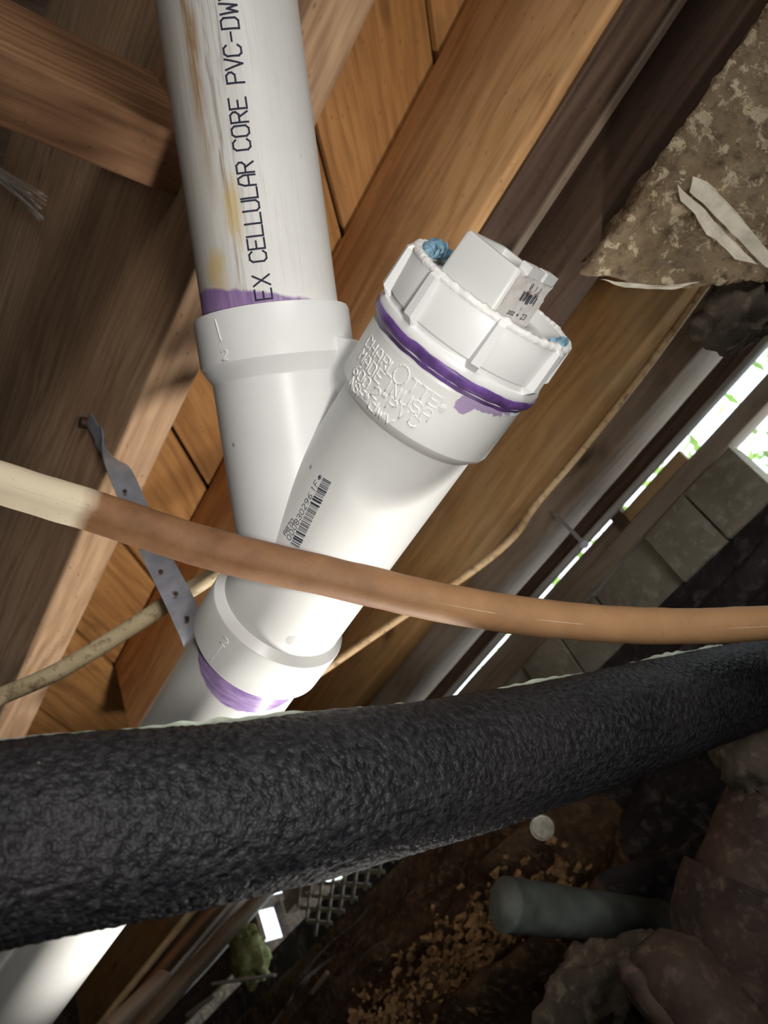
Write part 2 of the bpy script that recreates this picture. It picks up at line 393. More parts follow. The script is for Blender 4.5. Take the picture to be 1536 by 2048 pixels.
# single-stroke letters on a 4 x 6 grid
GL = {
 'A': [[(0,0),(0,4),(1,6),(3,6),(4,4),(4,0)],[(0,2.4),(4,2.4)]], 'C': [[(4,5),(3,6),(1,6),(0,5),(0,1),(1,0),(3,0),(4,1)]],
 'D': [[(0,0),(0,6),(3,6),(4,5),(4,1),(3,0),(0,0)]], 'E': [[(4,6),(0,6),(0,0),(4,0)],[(0,3),(3,3)]],
 'F': [[(4,6),(0,6),(0,0)],[(0,3),(3,3)]], 'H': [[(0,0),(0,6)],[(4,0),(4,6)],[(0,3),(4,3)]], 'I': [[(2,0),(2,6)]],
 'L': [[(0,6),(0,0),(4,0)]], 'M': [[(0,0),(0,6),(2,3),(4,6),(4,0)]], 'N': [[(0,0),(0,6),(4,0),(4,6)]],
 'O': [[(1,0),(0,1),(0,5),(1,6),(3,6),(4,5),(4,1),(3,0),(1,0)]], 'P': [[(0,0),(0,6),(3,6),(4,5),(4,4),(3,3),(0,3)]],
 'R': [[(0,0),(0,6),(3,6),(4,5),(4,4),(3,3),(0,3)],[(2,3),(4,0)]], 'S': [[(4,5),(3,6),(1,6),(0,5),(0,4),(1,3),(3,3),(4,2),(4,1),(3,0),(1,0),(0,1)]],
 'T': [[(2,0),(2,6)],[(0,6),(4,6)]], 'U': [[(0,6),(0,1),(1,0),(3,0),(4,1),(4,6)]], 'V': [[(0,6),(2,0),(4,6)]],
 'W': [[(0,6),(.8,0),(2,3.5),(3.2,0),(4,6)]], 'X': [[(0,0),(4,6)],[(0,6),(4,0)]], '-': [[(.4,3),(3.6,3)]],
 '"': [[(1.2,6),(1.2,4.6)],[(2.6,6),(2.6,4.6)]],
 '0': [[(1,0),(0,1),(0,5),(1,6),(3,6),(4,5),(4,1),(3,0),(1,0)]], '1': [[(1,5),(2,6),(2,0)]], '2': [[(0,5),(1,6),(3,6),(4,5),(4,4),(0,0),(4,0)]],
 '3': [[(0,5.4),(1,6),(3,6),(4,5),(4,4),(3,3),(1.5,3)],[(3,3),(4,2),(4,1),(3,0),(1,0),(0,.6)]], '4': [[(3,0),(3,6),(0,2),(4,2)]],
 '6': [[(3.5,6),(1.5,5),(0,3),(0,1),(1,0),(3,0),(4,1),(4,2),(3,3),(0,3)]], '7': [[(0,6),(4,6),(1.5,0)]],
 '8': [[(1,3),(0,4),(0,5),(1,6),(3,6),(4,5),(4,4),(3,3),(1,3),(0,2),(0,1),(1,0),(3,0),(4,1),(4,2),(3,3)]],
 '9': [[(4,3),(1,3),(0,4),(0,5),(1,6),(3,6),(4,5),(4,3),(3,1),(1,0)]],
 'd': [[(4,6),(4,0),(1,0),(0,1),(0,3),(1,4),(4,4)]], 'w': [[(0,4),(1,0),(2,3),(3,0),(4,4)]], 'v': [[(0,4),(2,0),(4,4)]],
 '®': [[(2,2),(.6,2.6),(0,4),(.6,5.4),(2,6),(3.4,5.4),(4,4),(3.4,2.6),(2,2)],[(1.3,3.2),(1.3,4.9),(2.5,4.9),(2.6,4.2),(1.4,4.1),(2.7,3.1)]],
}
def lay(text, h, pitch, wd=None):
    """polylines of a line of text, cap height h, start at x=0"""
    wd = wd or h * .6; out = []
    for i, ch in enumerate(text):
        for pl in GL.get(ch, []): out.append([(i * pitch + x / 4 * wd, y / 6 * h) for x, y in pl])
    return out
def strokes(pls, width, fn, raise_=0.0, stepl=.0012):
    """ribbons (flat, or ridged when raise_ > 0) through fn(x, y, lift)"""
    V, Fc = [], []
    for pl in pls:
        for (x0, y0), (x1, y1) in zip(pl, pl[1:]):
            L = math.hypot(x1 - x0, y1 - y0)
            if L < 1e-9: continue
            dx, dy = (x1 - x0) / L, (y1 - y0) / L; e = width * .45
            x0, y0, x1, y1 = x0 - dx * e, y0 - dy * e, x1 + dx * e, y1 + dy * e
            n = max(1, int((L + 2 * e) / stepl)); k0 = len(V); nx, ny = -dy * width / 2, dx * width / 2
            for i in range(n + 1):
                t = i / n; x, y = x0 + (x1 - x0) * t, y0 + (y1 - y0) * t
                if raise_: V += [fn(x + nx, y + ny, -.0001), fn(x + nx * .35, y + ny * .35, raise_), fn(x - nx * .35, y - ny * .35, raise_), fn(x - nx, y - ny, -.0001)]
                else: V += [fn(x + nx, y + ny, .00012), fn(x - nx, y - ny, .00012)]
            m = 4 if raise_ else 2
            for i in range(n):
                for q in range(m - 1):
                    a = k0 + i * m + q; Fc.append((a, a + 1, a + m + 1, a + m))
            if raise_: Fc += [(k0, k0 + 1, k0 + 2, k0 + 3), (k0 + n * m, k0 + n * m + 3, k0 + n * m + 2, k0 + n * m + 1)]
    return V, Fc

# ------------------------------------------------------------------ the setting
ZB, ZT = .413, .553                 # joist bottoms and underside of the subfloor, above the camera
def rel(x, y, z): return Vector((x, y, z)) + CAM
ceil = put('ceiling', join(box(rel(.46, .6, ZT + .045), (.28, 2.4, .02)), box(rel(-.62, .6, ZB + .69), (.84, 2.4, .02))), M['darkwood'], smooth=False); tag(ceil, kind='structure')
dgl = nrm((1, 1, 0)); dgp = Vector((-dgl.y, dgl.x, 0))
pw = .102
for i in range(-22, 26):
    c0 = rel(.26, .28, ZT + .0125) + dgp * (pw * i)
    # clip the diagonal board between x = -1.4 and x = .70, y = -1.7 and 2.9
    t0 = max((.180 - c0.x) / dgl.x, (-1.7 - c0.y) / dgl.y); t1 = min((.70 - c0.x) / dgl.x, (2.9 - c0.y) / dgl.y)
    if t1 - t0 < .05: continue
    cm = c0 + dgl * (t0 + t1) / 2
    gv, gf = rbox(t1 - t0 + .1, pw - .0035, .02, .0015, 12, .0007, i)
    cl_ = []
    for (a_, b_, c_) in gv:                      # mitre the ends against the girder and the rim
        x_ = cm.x + dgl.x * a_ + dgp.x * b_
        if x_ < .19: a_ += (.19 - x_) / dgl.x
        if x_ > .72: a_ -= (x_ - .72) / dgl.x
        cl_.append((a_, b_, c_))
    pm2 = mesh('plank', cl_, gf); pm2.materials.append(M['plank'])
    o = bpy.data.objects.new('plank', pm2); C.objects.link(o)
    place(o, frame(c0 + dgl * (t0 + t1) / 2, dgl, dgp, Vector((0, 0, 1))), ceil)
floor = put('floor', sheet(rel(-1.8, -1.6, -.30), rel(.8, -1.6, -.30), rel(.8, 3.0, -.30), rel(-1.8, 3.0, -.30), 60, 70,
            lambda u, v, p: Vector((0, 0, .05 * noise.fractal(p * 3, .9, 2, 4)))), M['dirt']); tag(floor, kind='structure')

wl = put('wall_left', box(rel(-1.45, .6, .1), (.05, 2.4, .5)), M['concrete'], smooth=False); tag(wl, kind='structure')

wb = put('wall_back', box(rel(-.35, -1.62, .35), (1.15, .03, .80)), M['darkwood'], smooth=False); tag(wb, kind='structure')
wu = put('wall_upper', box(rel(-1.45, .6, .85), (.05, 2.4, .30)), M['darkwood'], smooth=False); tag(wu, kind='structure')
SJ1 = .178; WJ1 = .0305
def along(name, s0, s1, z0, z1, y0, y1, mat, seed, r=.002, jit=.0008, parent=None, skew=(0, 0)):
    """timber parallel to the joists, from its cross-section (camera-relative)"""
    g = rbox(y1 - y0, s1 - s0, z1 - z0, r, 48, jit, seed, skew)
    Mx = frame(rel((s0 + s1) / 2, (y0 + y1) / 2, (z0 + z1) / 2), Vector((0, 1, 0)), Vector((-1, 0, 0)), Vector((0, 0, 1)))
    return put(name, g, mat, Mx, parent, auto=50)
o = along('floor_joist', SJ1, SJ1 + WJ1, ZB, ZB + .66, -1.2, 1.9, M['joist1'], 1, .004)
tag(o, 'pale wooden floor joist that the metal hanger strap is nailed to', 'joist')
S2 = .340
yend = on(245, 1395, 0, S2).y
o = along('floor_joist', S2, S2 + .040, ZB, ZT, -1.2, yend, M['joist2'], 2, .004)
tag(o, 'orange wooden floor joist with knots behind the cleanout plug', 'joist')
o = along('batten', S2 + .006, S2 + .037, ZB - .0045, ZB - .0002, -1.2, yend - .35, M['darkwood'], 6, .001)  # added dark strip standing in for shade on the joist's underside
tag(o, 'flat dark strip added under the orange joist in place of shade', 'batten')
o = along('batten', S2 + .0405, S2 + .047, ZB - .003, ZB + .02, -1.2, yend - .3, M['greywood'], 7, .001)
tag(o, 'thin greyish lath along the far edge of the orange joist', 'batten')
o = along('floor_joist', .432, .470, ZB - .004, ZT, -1.2, yend - .1, M['darkwood'], 8, .003)  # added timber whose dark colour supplies the shade of this bay
tag(o, 'dark timber added in place of shade between the orange joist and the flaking beam', 'joist')
# blocking between the left joists
pb = on(352, 398, 0, SJ1)
bz0, by = pb.z, pb.y; bz1 = bz0 + .135
g = rbox(SJ1 + .23, .038, bz1 - bz0, .002, 16, .0006, 9)
o = put('blocking_board', g, M['block'], frame(rel((SJ1 - .23) / 2, by + .019 - .038, (bz0 + bz1) / 2), Vector((1, 0, 0)), Vector((0, 1, 0)), Vector((0, 0, 1))), auto=50)
tag(o, 'reddish brown blocking board set crosswise in the upper left', 'board')

# foundation side: timbers, slit of daylight, sill and blocks
def zl(px, py, s): return on(px, py, 0, s).z
def member(name, s, a, b, th, mat, seed, y0=-1.2, y1=2.0, **k):
    return along(name, s, s + th, zl(*b, s), zl(*a, s), y0, y1, mat, seed, **k)
tag(member('rim_board', .615, (925, 800), (989, 800), .03, M['greywood'], 11), 'narrow greyish board above the brown rim board', 'board')
tag(member('rim_board', .600, (993, 800), (1203, 790), .028, M['rim'], 12), 'wide brown rim board right of the cleanout plug', 'board')
tag(member('rim_board', .630, (1206, 790), (1323, 790), .04, M['greywood'], 13), 'weathered grey board along the lower edge of the rim', 'board')
tag(member('rim_board', .690, (1290, 790), (1428, 790), .006, M['darkwood'], 14), 'dark board above the daylight slit', 'board')
tag(along('rim_light_block', .672, .684, zl(1295, 790, .672), ZT + .03, -1.6, 2.0, M['darkwood'], 10), 'dark board added behind the rim boards to keep sky light out', 'board')  # added to stop sky light leaking in above the rim boards
wallr = member('wall_right', .672, (1300, 1000), (1352, 1000), .02, M['greywood'], 15, -1.2, on(583, 1843, 0, .676).y); tag(wallr, kind='structure')
# fillers that narrow the slit
yA = on(1330, 872, 0, .68).y; yB = on(1246, 1022, 0, .68).y; yC = on(1232, 1045, 0, .68).y
yF1 = on(583, 1843, 0, .676).y; yF2 = on(515, 1845, 0, .676).y
tag(member('filler_board', .676, (1266, 1000), (1301, 1000), .008, M['rim'], 16, yA, yB), 'short brown filler board under the middle of the daylight slit', 'board')
tag(member('filler_board', .676, (1261, 1000), (1301, 1000), .008, M['greywood'], 17, yC, yF1), 'long greyed filler board under the lower end of the daylight slit', 'board')
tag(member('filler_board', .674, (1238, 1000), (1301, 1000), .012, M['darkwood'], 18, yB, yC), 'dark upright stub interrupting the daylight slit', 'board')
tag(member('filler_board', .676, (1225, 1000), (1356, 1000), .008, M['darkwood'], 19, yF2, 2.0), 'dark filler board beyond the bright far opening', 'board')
# conduit
cl = [on(1437, 790, 0, .655)]
zc = zl(1434, 790, .655)
tag(put('conduit', tube([rel(.655, -1.0 + 2.9 * i / 30, zc + .0015 * math.sin(i)) for i in range(31)], .0042, 14), M['conduit']),
    'thin pale grey conduit running beside the daylight slit', 'conduit')
# bent nails by the slit
def nail_thing(name, a, b, r, label, mat=M['steel']):
    a, b = Vector(a), Vector(b); d = (b - a).normalized()
    return tag(put(name, join(tube([a, b], r, 8), tube([b, b + d * r * .8], r * 2.2, 10)), mat, auto=40), label, 'nail')
nail_thing('nail', P(1108, 1025, .74), P(1168, 1088, .66), .0018, 'grey nail poking out beside the pale conduit')
# blocks
zt_, zb_ = zl(1354, 1000, .66), zl(1545, 1000, .66)
yv = on(1458, 888, 0, .66).y
rnd = random.Random(4)
yL = on(775, 1650, 0, .66).y
y = yv; nb = 0; hh = zt_ - zb_
def wall_block(y0, L):
    global nb
    dd = rnd.uniform(-.004, .004)
    g = rbox(L - .003, .030, hh * rnd.uniform(.96, 1.0), .004, 8, .003, nb + 20)
    put('block', g, M['concrete'], frame(rel(.675 + dd, y0 + L / 2, (zt_ + zb_) / 2), Vector((0, 1, 0)), Vector((-1, 0, 0)), Vector((0, 0, 1))), wallr, auto=45); nb += 1
while y < yL - .03:
    L = min(rnd.uniform(.052, .085), yL - y); wall_block(y, L); y += L
y = yv - .16
while y > -1.0:
    wall_block(y - .12, .12); y -= .12
put('mortar', box(rel(.694, (yv + yL) / 2 + .01, (zt_ + zb_) / 2), (.006, (yL - yv) / 2 - .01, (zt_ - zb_) / 2)), M['dirt'], parent=wallr, smooth=False)
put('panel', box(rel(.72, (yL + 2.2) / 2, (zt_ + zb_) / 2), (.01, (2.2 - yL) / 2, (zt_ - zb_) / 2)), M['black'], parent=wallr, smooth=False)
# earth banked against the wall below the blocks
def bank_fn(u, v, p):
    q = Vector((p.x * 12, p.y * 2.4, p.z * 18))
    return Vector((-1, 0, .5)) * (.050 * noise.fractal(q, .8, 2.1, 5) + .02 * abs(noise.noise(q * 2.7)))
def bank_pt(y, v): return rel(.664 - .264 * v, y, (zb_ + .004) * (1 - v) - .32 * v)
def bank_part(name, y0, y1, mat, label):
    g = sheet(bank_pt(y0, 0), bank_pt(y1, 0), bank_pt(y1, 1), bank_pt(y0, 1), int(75 * (y1 - y0)), 90, lambda u, v, p: bank_fn(u, v, p) * min(1, .04 + v * 5))
    return tag(put(name, g, mat), label, 'earth', kind='stuff')
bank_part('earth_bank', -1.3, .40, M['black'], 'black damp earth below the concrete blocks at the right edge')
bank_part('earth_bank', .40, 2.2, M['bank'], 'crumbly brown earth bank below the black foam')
# far end of the crawl space
YE = 1.75
we = empty('wall_far', rel(.2, YE, -.3), None, None); we['kind'] = 'structure'
hole = [on(510, 1838, 1, YE), on(548, 1803, 1, YE), on(580, 1845, 1, YE), on(540, 1880, 1, YE)]
hx0, hx1 = min(h.x for h in hole) , max(h.x for h in hole); hz0, hz1 = min(h.z for h in hole), max(h.z for h in hole)
hx0 += (hx1 - hx0) * .1; hx1 -= (hx1 - hx0) * .1
for (x0, x1, z0, z1) in ((-1.5, hx0, -.4, .62), (hx1, 1.6, -.4, .62), (hx0, hx1, hz1, .62), (hx0, hx1, -.4, hz0)):
    put('panel', box(rel((x0 + x1) / 2, YE + .02, (z0 + z1) / 2), ((x1 - x0) / 2, .02, (z1 - z0) / 2)), M['dirt'], parent=we, smooth=False)

# ------------------------------------------------------------------ outside, seen through the slit
rnd = random.Random(8)
V, Fc = [], []
for i in range(3200):
    p = Vector((rnd.uniform(1.9, 2.3), rnd.uniform(-1.6, 2.6), rnd.uniform(.2, 1.15)))
    d = Vector((rnd.uniform(-1, 1), rnd.uniform(-1, 1), rnd.uniform(-1, 1))).normalized(); e = d.orthogonal().normalized()
    k = len(V); p = p + CAM
    V += [p - d * .035, p + e * .016, p + d * .035, p - e * .016]; Fc.append((k, k + 1, k + 2, k + 3))
tag(put('hedge', (V, Fc), M['leaf'], smooth=False), 'sunlit yellow green leaves outside the daylight slit', 'hedge', kind='stuff')

# ------------------------------------------------------------------ drain pipes
def axisframe(A, u):
    u = Vector(u).normalized(); c = Vector((0, 0, 1)); c = (c - u * u.z).normalized(); e = u.cross(c)
    return Vector(A), e, -c, u
A = Vector((-.0387, -.0320, -.3530)); u = Vector((.5148, .7328, .4450)).normalized()
Jp = Vector((-.0353, -.0272, -.3501)); wv = Vector((-.1285, .9849, .1157)).normalized()
def wframe(A, u):
    o_, e, y, z = axisframe(A, u)
    return frame(cw(o_), R3 @ e, R3 @ y, R3 @ z)
MR, MB_ = wframe(A, u), wframe(Jp, wv)
HR, BR, PR = .0345, .0305, .03015
def onrun(R):                                    # (arc length, axial) -> local point on a cylinder of radius R
    return lambda s, z, l: Vector(((R + l) * math.sin(s / R), -(R + l) * math.cos(s / R), z))

wye = empty('wye_fitting', cw(A - u * .057), 'white plastic wye fitting with raised lettering and a barcode', 'pipe fitting')
WM['wye_fitting']
# straight barrel with lower socket and upper socket
prof = [(.0300, -.0460), (.0338, -.0460), (.0345, -.0450), (.0345, -.0232), (.0342, -.0222), (.0312, -.0190), (.0306, -.0184), (.0305, -.017)]
prof += [(.0305, z) for z in (.0, .03, .06, .0965)] + [(.0309, .0975), (.0338, .1005), (.0345, .1022), (.0346, .1252), (.0340, .1266), (.0302, .1266), (.0302, .105)]
put('barrel', lathe(prof, 128), M['wye'], MR, wye, auto=22)
prof = [(.0300, .004), (.0305, .0301), (.0305, .0885), (.0308, .0895), (.0340, .0950), (.0346, .0962), (.0347, .1155), (.0341, .1172), (.0302, .1172), (.0302, .100)]
put('branch', lathe(prof, 128), M['pvc'], MB_, wye, auto=22)
# thin web in the crotch
up_cr = (u + wv).normalized(); 
cr = A + u * .006
def web(t): return cr + up_cr * t
gx = (wv - u).normalized(); gz = up_cr.cross(gx).normalized()
gv = []
for sgn in (-1, 1):
    for (a, b) in ((.072, 0), (.108, -.0125), (.108, .0125)):
        gv.append(cw(cr + up_cr * a + gx * b + gz * sgn * .003))
put('web', (gv, [(0, 1, 2), (3, 5, 4), (0, 3, 4, 1), (1, 4, 5, 2), (2, 5, 3, 0)]), M['pvc'], parent=wye, smooth=False)
# raised lettering on the upper socket (reads round the socket)
fn = onrun(HR + .0001)
pls = []
def textline(t, s0, z, h, pitch, wd=None):
    for pl in lay(t, h, pitch, wd): pls.append([(s0 + x, z + y) for x, y in pl])
textline('CHAR', -.0342, .1168, .0044, .0047, .0032); textline('L', -.0160, .1165, .0044, .0047, .0034)
pls.append([(-.0102 + .0030 * math.cos(q / 16 * 2 * PI), .1196 + .0036 * math.sin(q / 16 * 2 * PI)) for q in range(17)])
textline('TTE', -.0058, .1170, .0046, .0046, .0036); textline('®', .0080, .1160, .0035, .004)
textline('MADE', -.0330, .1112, .0044, .0046, .0032); textline('IN', -.0135, .1112, .0044, .0036, .0028); textline('USA', -.0054, .1112, .0046, .0046, .0033)
textline('600', -.0312, .1060, .0040, .0043, .0030); textline('2"', -.0164, .1060, .0040, .0036, .0028); textline('PVC', -.0086, .1064, .0042, .0050, .0032)
textline('NSF', -.0290, .1016, .0036, .0036, .0028); textline('®', -.0182, .1026, .0026, .003); textline('dwv', -.0146, .1016, .0040, .0042, .0030)
put('raised_lettering', strokes(pls, .00075, fn, .00034), M['emboss'], MR, wye)
# small raised size marks on the sockets
pls = []; textline('2', -.0138, -.0310, .0042, .004, .0032); pls += [[(-.0122, -.0322), (-.0130, -.0430)]]
put('size_mark', strokes(pls, .0004, fn, .0003), M['emboss'], MR, wye)
pls = []; textline('2', -.0208, .0972, .0040, .004, .0030); pls += [[(-.0200, .1052), (-.0215, .1140)]]
put('size_mark', strokes(pls, .0004, onrun(HR + .0003), .0003), M['emboss'], MB_, wye)
# barcode stamped on the barrel
rb = random.Random(21); pls = []; bars = []
zb0, zb1 = .0312, .0645
def sb_(z): return -.0113 - .0036 * (z - .0318) / .032
z = zb0
while z < zb1:
    wd_ = rb.choice((.00022, .00022, .0004, .0004, .0007)); bars.append((z, wd_)); z += wd_ + rb.choice((.0003, .0004, .0006))
fb = onrun(BR)
gs = [strokes([[(sb_(z), z), (sb_(z) + .0040, z + .0012)]], wd_, fb) for z, wd_ in bars]
dg = []
for ch, zz in zip('000BE02P61F', (.0318, .0345, .0372, .0398, .0424, .0450, .0476, .0502, .0530, .0565, .0592)):
    c = {'B': '8', 'E': '3', 'P': '9'}.get(ch, ch)
    for pl in lay(c, .0024, .003, .0017): dg.append([(sb_(zz) - .0010 - y, zz + x) for x, y in pl])
for i, ch in enumerate('A870'):
    for pl in lay(ch, .0020, .003, .0015): dg.append([(sb_(.032) - .0042 - y, .0318 + .0022 * i + x) for x, y in pl])
for pl in lay('®', .0022, .003, .0020): dg.append([(sb_(.063) - .0004 - y, .0622 + x) for x, y in pl])
gs.append(strokes(dg, .00028, fb))
put('barcode', join(*gs), M['ink'], MR, wye)

# upper pipe
up_pipe = put('drain_pipe', lathe([(.0, .103), (PR, .103)] + [(PR, .11 + .4 * i / 20) for i in range(21)] + [(0, .51)], 128), M['upper'], MB_, auto=40)
tag(up_pipe, 'stained white plastic pipe printed CELLULAR CORE entering the wye fitting', 'pipe')
fnp = onrun(PR); txt = 'EX CELLULAR CORE PVC-DWV'
pls = []
zs = [.1212, .1268, None, .1363, .1413, .1463, .1512, .1562, .1612, .1661, .1711, None, .1798, .1850, .1903, .1955, None, .2052, .2103, .2153, .2204, .2254, .2308, .2361]
for ch, zz in zip(txt, zs):
    if zz is None: continue
    for pl in lay(ch, .0068, .006, .0040): pls.append([(.0046 + .0026 * max(0, (zz - .18) / .055) - y, zz - .0020 + x) for x, y in pl])
put('printed_lettering', strokes(pls, .00075, fnp), M['ink'], MB_, up_pipe)

# lower pipe
lo = put('drain_pipe', lathe([(0, -.037), (PR, -.037)] + [(PR, -.04 - .9 * i / 40) for i in range(41)] + [(0, -.94)], 128), M['lower'], MR, auto=40)
tag(lo, 'white plastic pipe with purple primer leaving the bottom of the wye fitting', 'pipe')

# cleanout adapter
ad = empty('cleanout_adapter', cw(A + u * .12), 'ribbed white cleanout adapter with a purple glued joint', 'pipe fitting')
prof = [(.0300, .108), (.0300, .1280), (.0352, .1282), (.0358, .1310), (.0364, .1318), (.0366, .1340), (.0360, .1356), (.0344, .1362), (.0340, .1372), (.0340, .1378), (.0352, .1386), (.0356, .1545), (.0350, .1560), (.0318, .1560), (.0312, .1500), (.0300, .1490)]
put('skirt', lathe(prof, 128), M['pvc'], MR, ad, auto=35)
prof = [(.0298, .1205), (.0340, .1214), (.0352, .1226), (.0352, .1240), (.0362, .1246), (.0340, .1262), (.0298, .1262)]
V, Fc = lathe([(.0336, .1262), (.0346, .1266), (.0347, .1276), (.0352, .1284), (.0363, .1290), (.0368, .1304), (.0368, .1322), (.0363, .1332), (.0340, .1330)], 160)
V = [Vector(v) * 1 for v in V]
for i, v in enumerate(V):
    q = math.atan2(v.x, -v.y); k = 1 + .007 * noise.noise(Vector((q * 3, 0, 5))) + .004 * noise.noise(Vector((q * 11, v.z * 400, 2)))
    v.x *= k; v.y *= k; v.z += .0006 * noise.noise(Vector((q * 5, 3, 1)))
put('primer_ring', (V, Fc), M['purple'], MR, ad)
for k in range(8):
    a = math.radians(-31 + k * 46); rad = Vector((math.sin(a), -math.cos(a), 0)); tn = Vector((math.cos(a), math.sin(a), 0))
    # wedge rib
    V = []
    for z, o_, hw in ((.1356, .0358, .0019), (.1386, .0385, .0018), (.1545, .0378, .0015), (.1560, .0366, .0013)):
        for (r_, h_) in ((.0335, hw * 1.5), (o_, hw), (o_, -hw), (.0335, -hw * 1.5)): V.append(rad * r_ + tn * h_ + Vector((0, 0, z)))
    Fc = [(0, 1, 2, 3), (15, 14, 13, 12)]
    for i in range(3):
        for q in range(4): Fc.append((i * 4 + q, i * 4 + (q + 1) % 4, i * 4 + 4 + (q + 1) % 4, i * 4 + 4 + q))
    put('rib', (V, Fc), M['pvc'], MR, ad, smooth=False)
# crusty rim
V, Fc = [], []
n_ = 220
for i in range(n_):
    a = 2 * PI * i / n_; jt = abs(noise.noise(Vector((math.cos(a) * 14, math.sin(a) * 14, 2)))) * .0016 + .0004
    for r_, z in ((.0322, .1555), (.0330, .1562 + jt), (.0352, .1562 + jt * .8), (.0359 + jt * .25, .1552), (.0352, .1535)):
        V.append((r_ * math.sin(a), -r_ * math.cos(a), z))
for i in range(n_):
    for q in range(4): Fc.append((i * 5 + q, i * 5 + q + 1, ((i + 1) % n_) * 5 + q + 1, ((i + 1) % n_) * 5 + q))
put('paste_crust', (V, Fc), M['tapewhite'], MR, ad)

# cleanout plug
pg = empty('cleanout_plug', cw(A + u * .152), 'white cleanout plug with square boss and worn paper label', 'plug')
put('disc', lathe([(0, .1475), (.0312, .1475), (.0312, .1505), (.0300, .1515), (0, .1515)], 96), M['plugpvc'], MR, pg, auto=35)
MRb = MR @ Matrix.Translation((-.0023, 0, -.0034))
ps = math.radians(-28); bx_, by_ = Vector((math.cos(ps), math.sin(ps), 0)), Vector((-math.sin(ps), math.cos(ps), 0))
hb = .0149
def bossring(h, z, r):
    out = []
    for sx, sy, a0 in ((1, 1, 0), (-1, 1, 90), (-1, -1, 180), (1, -1, 270)):
        for a in (0, 30, 60, 90):
            t = math.radians(a0 + a); out.append(bx_ * (sx * (h - r) + r * math.cos(t)) + by_ * (sy * (h - r) + r * math.sin(t)) + Vector((0, 0, z)))
    return out
zt2 = .1738
rings = [bossring(hb, .153, .002), bossring(hb - .0008, zt2 - .001, .002), bossring(hb - .0014, zt2, .0018), bossring(hb - .0042, zt2, .001), bossring(hb - .0046, zt2 - .006, .001)]
V = [p for r_ in rings for p in r_]; Fc = []
for i in range(4):
    for q in range(16): Fc.append((i * 16 + q, i * 16 + (q + 1) % 16, i * 16 + 16 + (q + 1) % 16, i * 16 + 16 + q))
Fc.append(tuple(64 + q for q in range(16)))
put('square_boss', (V, Fc), M['plugpvc'], MRb, pg, auto=35)
for (cx, cy, hx_, hy_) in ((hb - .0025, -.0035, .0024, .0050), (hb - .0025, .0085, .0022, .0042)):
    put('top_lug', box(bx_ * cx + by_ * cy + Vector((0, 0, zt2 + .0010)), (hx_, hy_, .0018), bx_, by_), M['pvc'], MRb, pg, smooth=False)
# worn label on the right face
lab = []
V, Fc = [], []; nn = 14
for i in range(nn + 1):
    for j in range(nn + 1):
        a = -.0130 + .026 * i / nn; zz = .1560 + .0165 * j / nn
        e = noise.noise(Vector((i * .9, j * .9, 4))) * .0014 if i in (0, nn) or j in (0, nn) else 0
        V.append(bx_ * (hb - .0008 * (zz - .153) / .025 + .00025) + by_ * (a + e) + Vector((0, 0, zz + e)))
for i in range(nn):
    for j in range(nn): Fc.append((i * (nn + 1) + j, i * (nn + 1) + j + 1, (i + 1) * (nn + 1) + j + 1, (i + 1) * (nn + 1) + j))
def mat_label():
    n = NT('worn_paper_label'); v = n.vec(n.obj, rnd=False); f = n.noise(v, 260, 5, .65); g = n.noise(v, 110, 4, .6)
    c = n.mix(n.t_map(f, .4, .6), (.72, .66, .63), (.80, .78, .75)); c = n.mix(n.math('MULTIPLY', n.t_map(g, .60, .66), .8), c, (.30, .19, .15))
    n.col(c); n.bump(f, .4, .0006); return n.fin(.8, .1)
lb = put('paper_label', (V, Fc), mat_label(), MRb, pg)
def onface(x, z, l): return bx_ * (hb - .0008 * (z - .153) / .025 + .00045 + l) + by_ * x + Vector((0, 0, z))
gs = []; rb = random.Random(3); x = -.004
while x < .0075:
    wd_ = rb.choice((.0003, .0005, .0008)); gs.append(strokes([[(x,   .1640 + rb.uniform(0, .001)), (x, .1682 - rb.uniform(0, .0012))]], wd_, onface)); x += wd_ + rb.choice((.0004, .0006))
pl2 = []
for ch, xx, zz, h in (('8', -.002, .1694, .0020), ('1', .0022, .1694, .0016), ('1', .0055, .1694, .0016), ('2', .0045, .1580, .0020), ('3', .0065, .1580, .0020)):
    for pl in lay(ch, h, .003, h * .7): pl2.append([(xx + a, zz + b) for a, b in pl])
for i, ch in enumerate('20254'):
    for pl in lay(ch, .0013, .003, .0010): pl2.append([(-.006 + i * .0017 + a, .1584 + b) for a, b in pl])
gs.append(strokes(pl2, .0003, onface))
put('label_print', join(*gs), M['ink'], MRb, lb)
# blue thread paste squeezed out round the plug
def run_pt(th, r, z): return MR @ Vector((r * math.sin(th), -r * math.cos(th), z))
for nm, th0, th1, rr, h in (('thread_paste', -2.30, -1.15, .0296, .0060), ('thread_paste', .95, 1.75, .0318, .0032)):
    pts = [run_pt(th0 + (th1 - th0) * i / 24, rr + .0008 * math.sin(i * 1.7), .1560 + .0010 * noise.noise(Vector((i * .6, 0, 1)))) for i in range(25)]
    rd = [.0006 + h * .55 * math.sin(PI * i / 24) ** .6 * (.75 + .5 * abs(noise.noise(Vector((i * .5, 4, 2))))) for i in range(25)]
    put(nm, tube(pts, rd, 14, True, (0, 0, 1), lambda t, q, p: .0016 * noise.noise(p * 420)), M['tape'], parent=ad)

# ------------------------------------------------------------------ hanger strap
strap = empty('hanger_strap', rel(SJ1, .29, ZB), 'grey perforated metal strap from the pale joist to the wye fitting', 'strap')
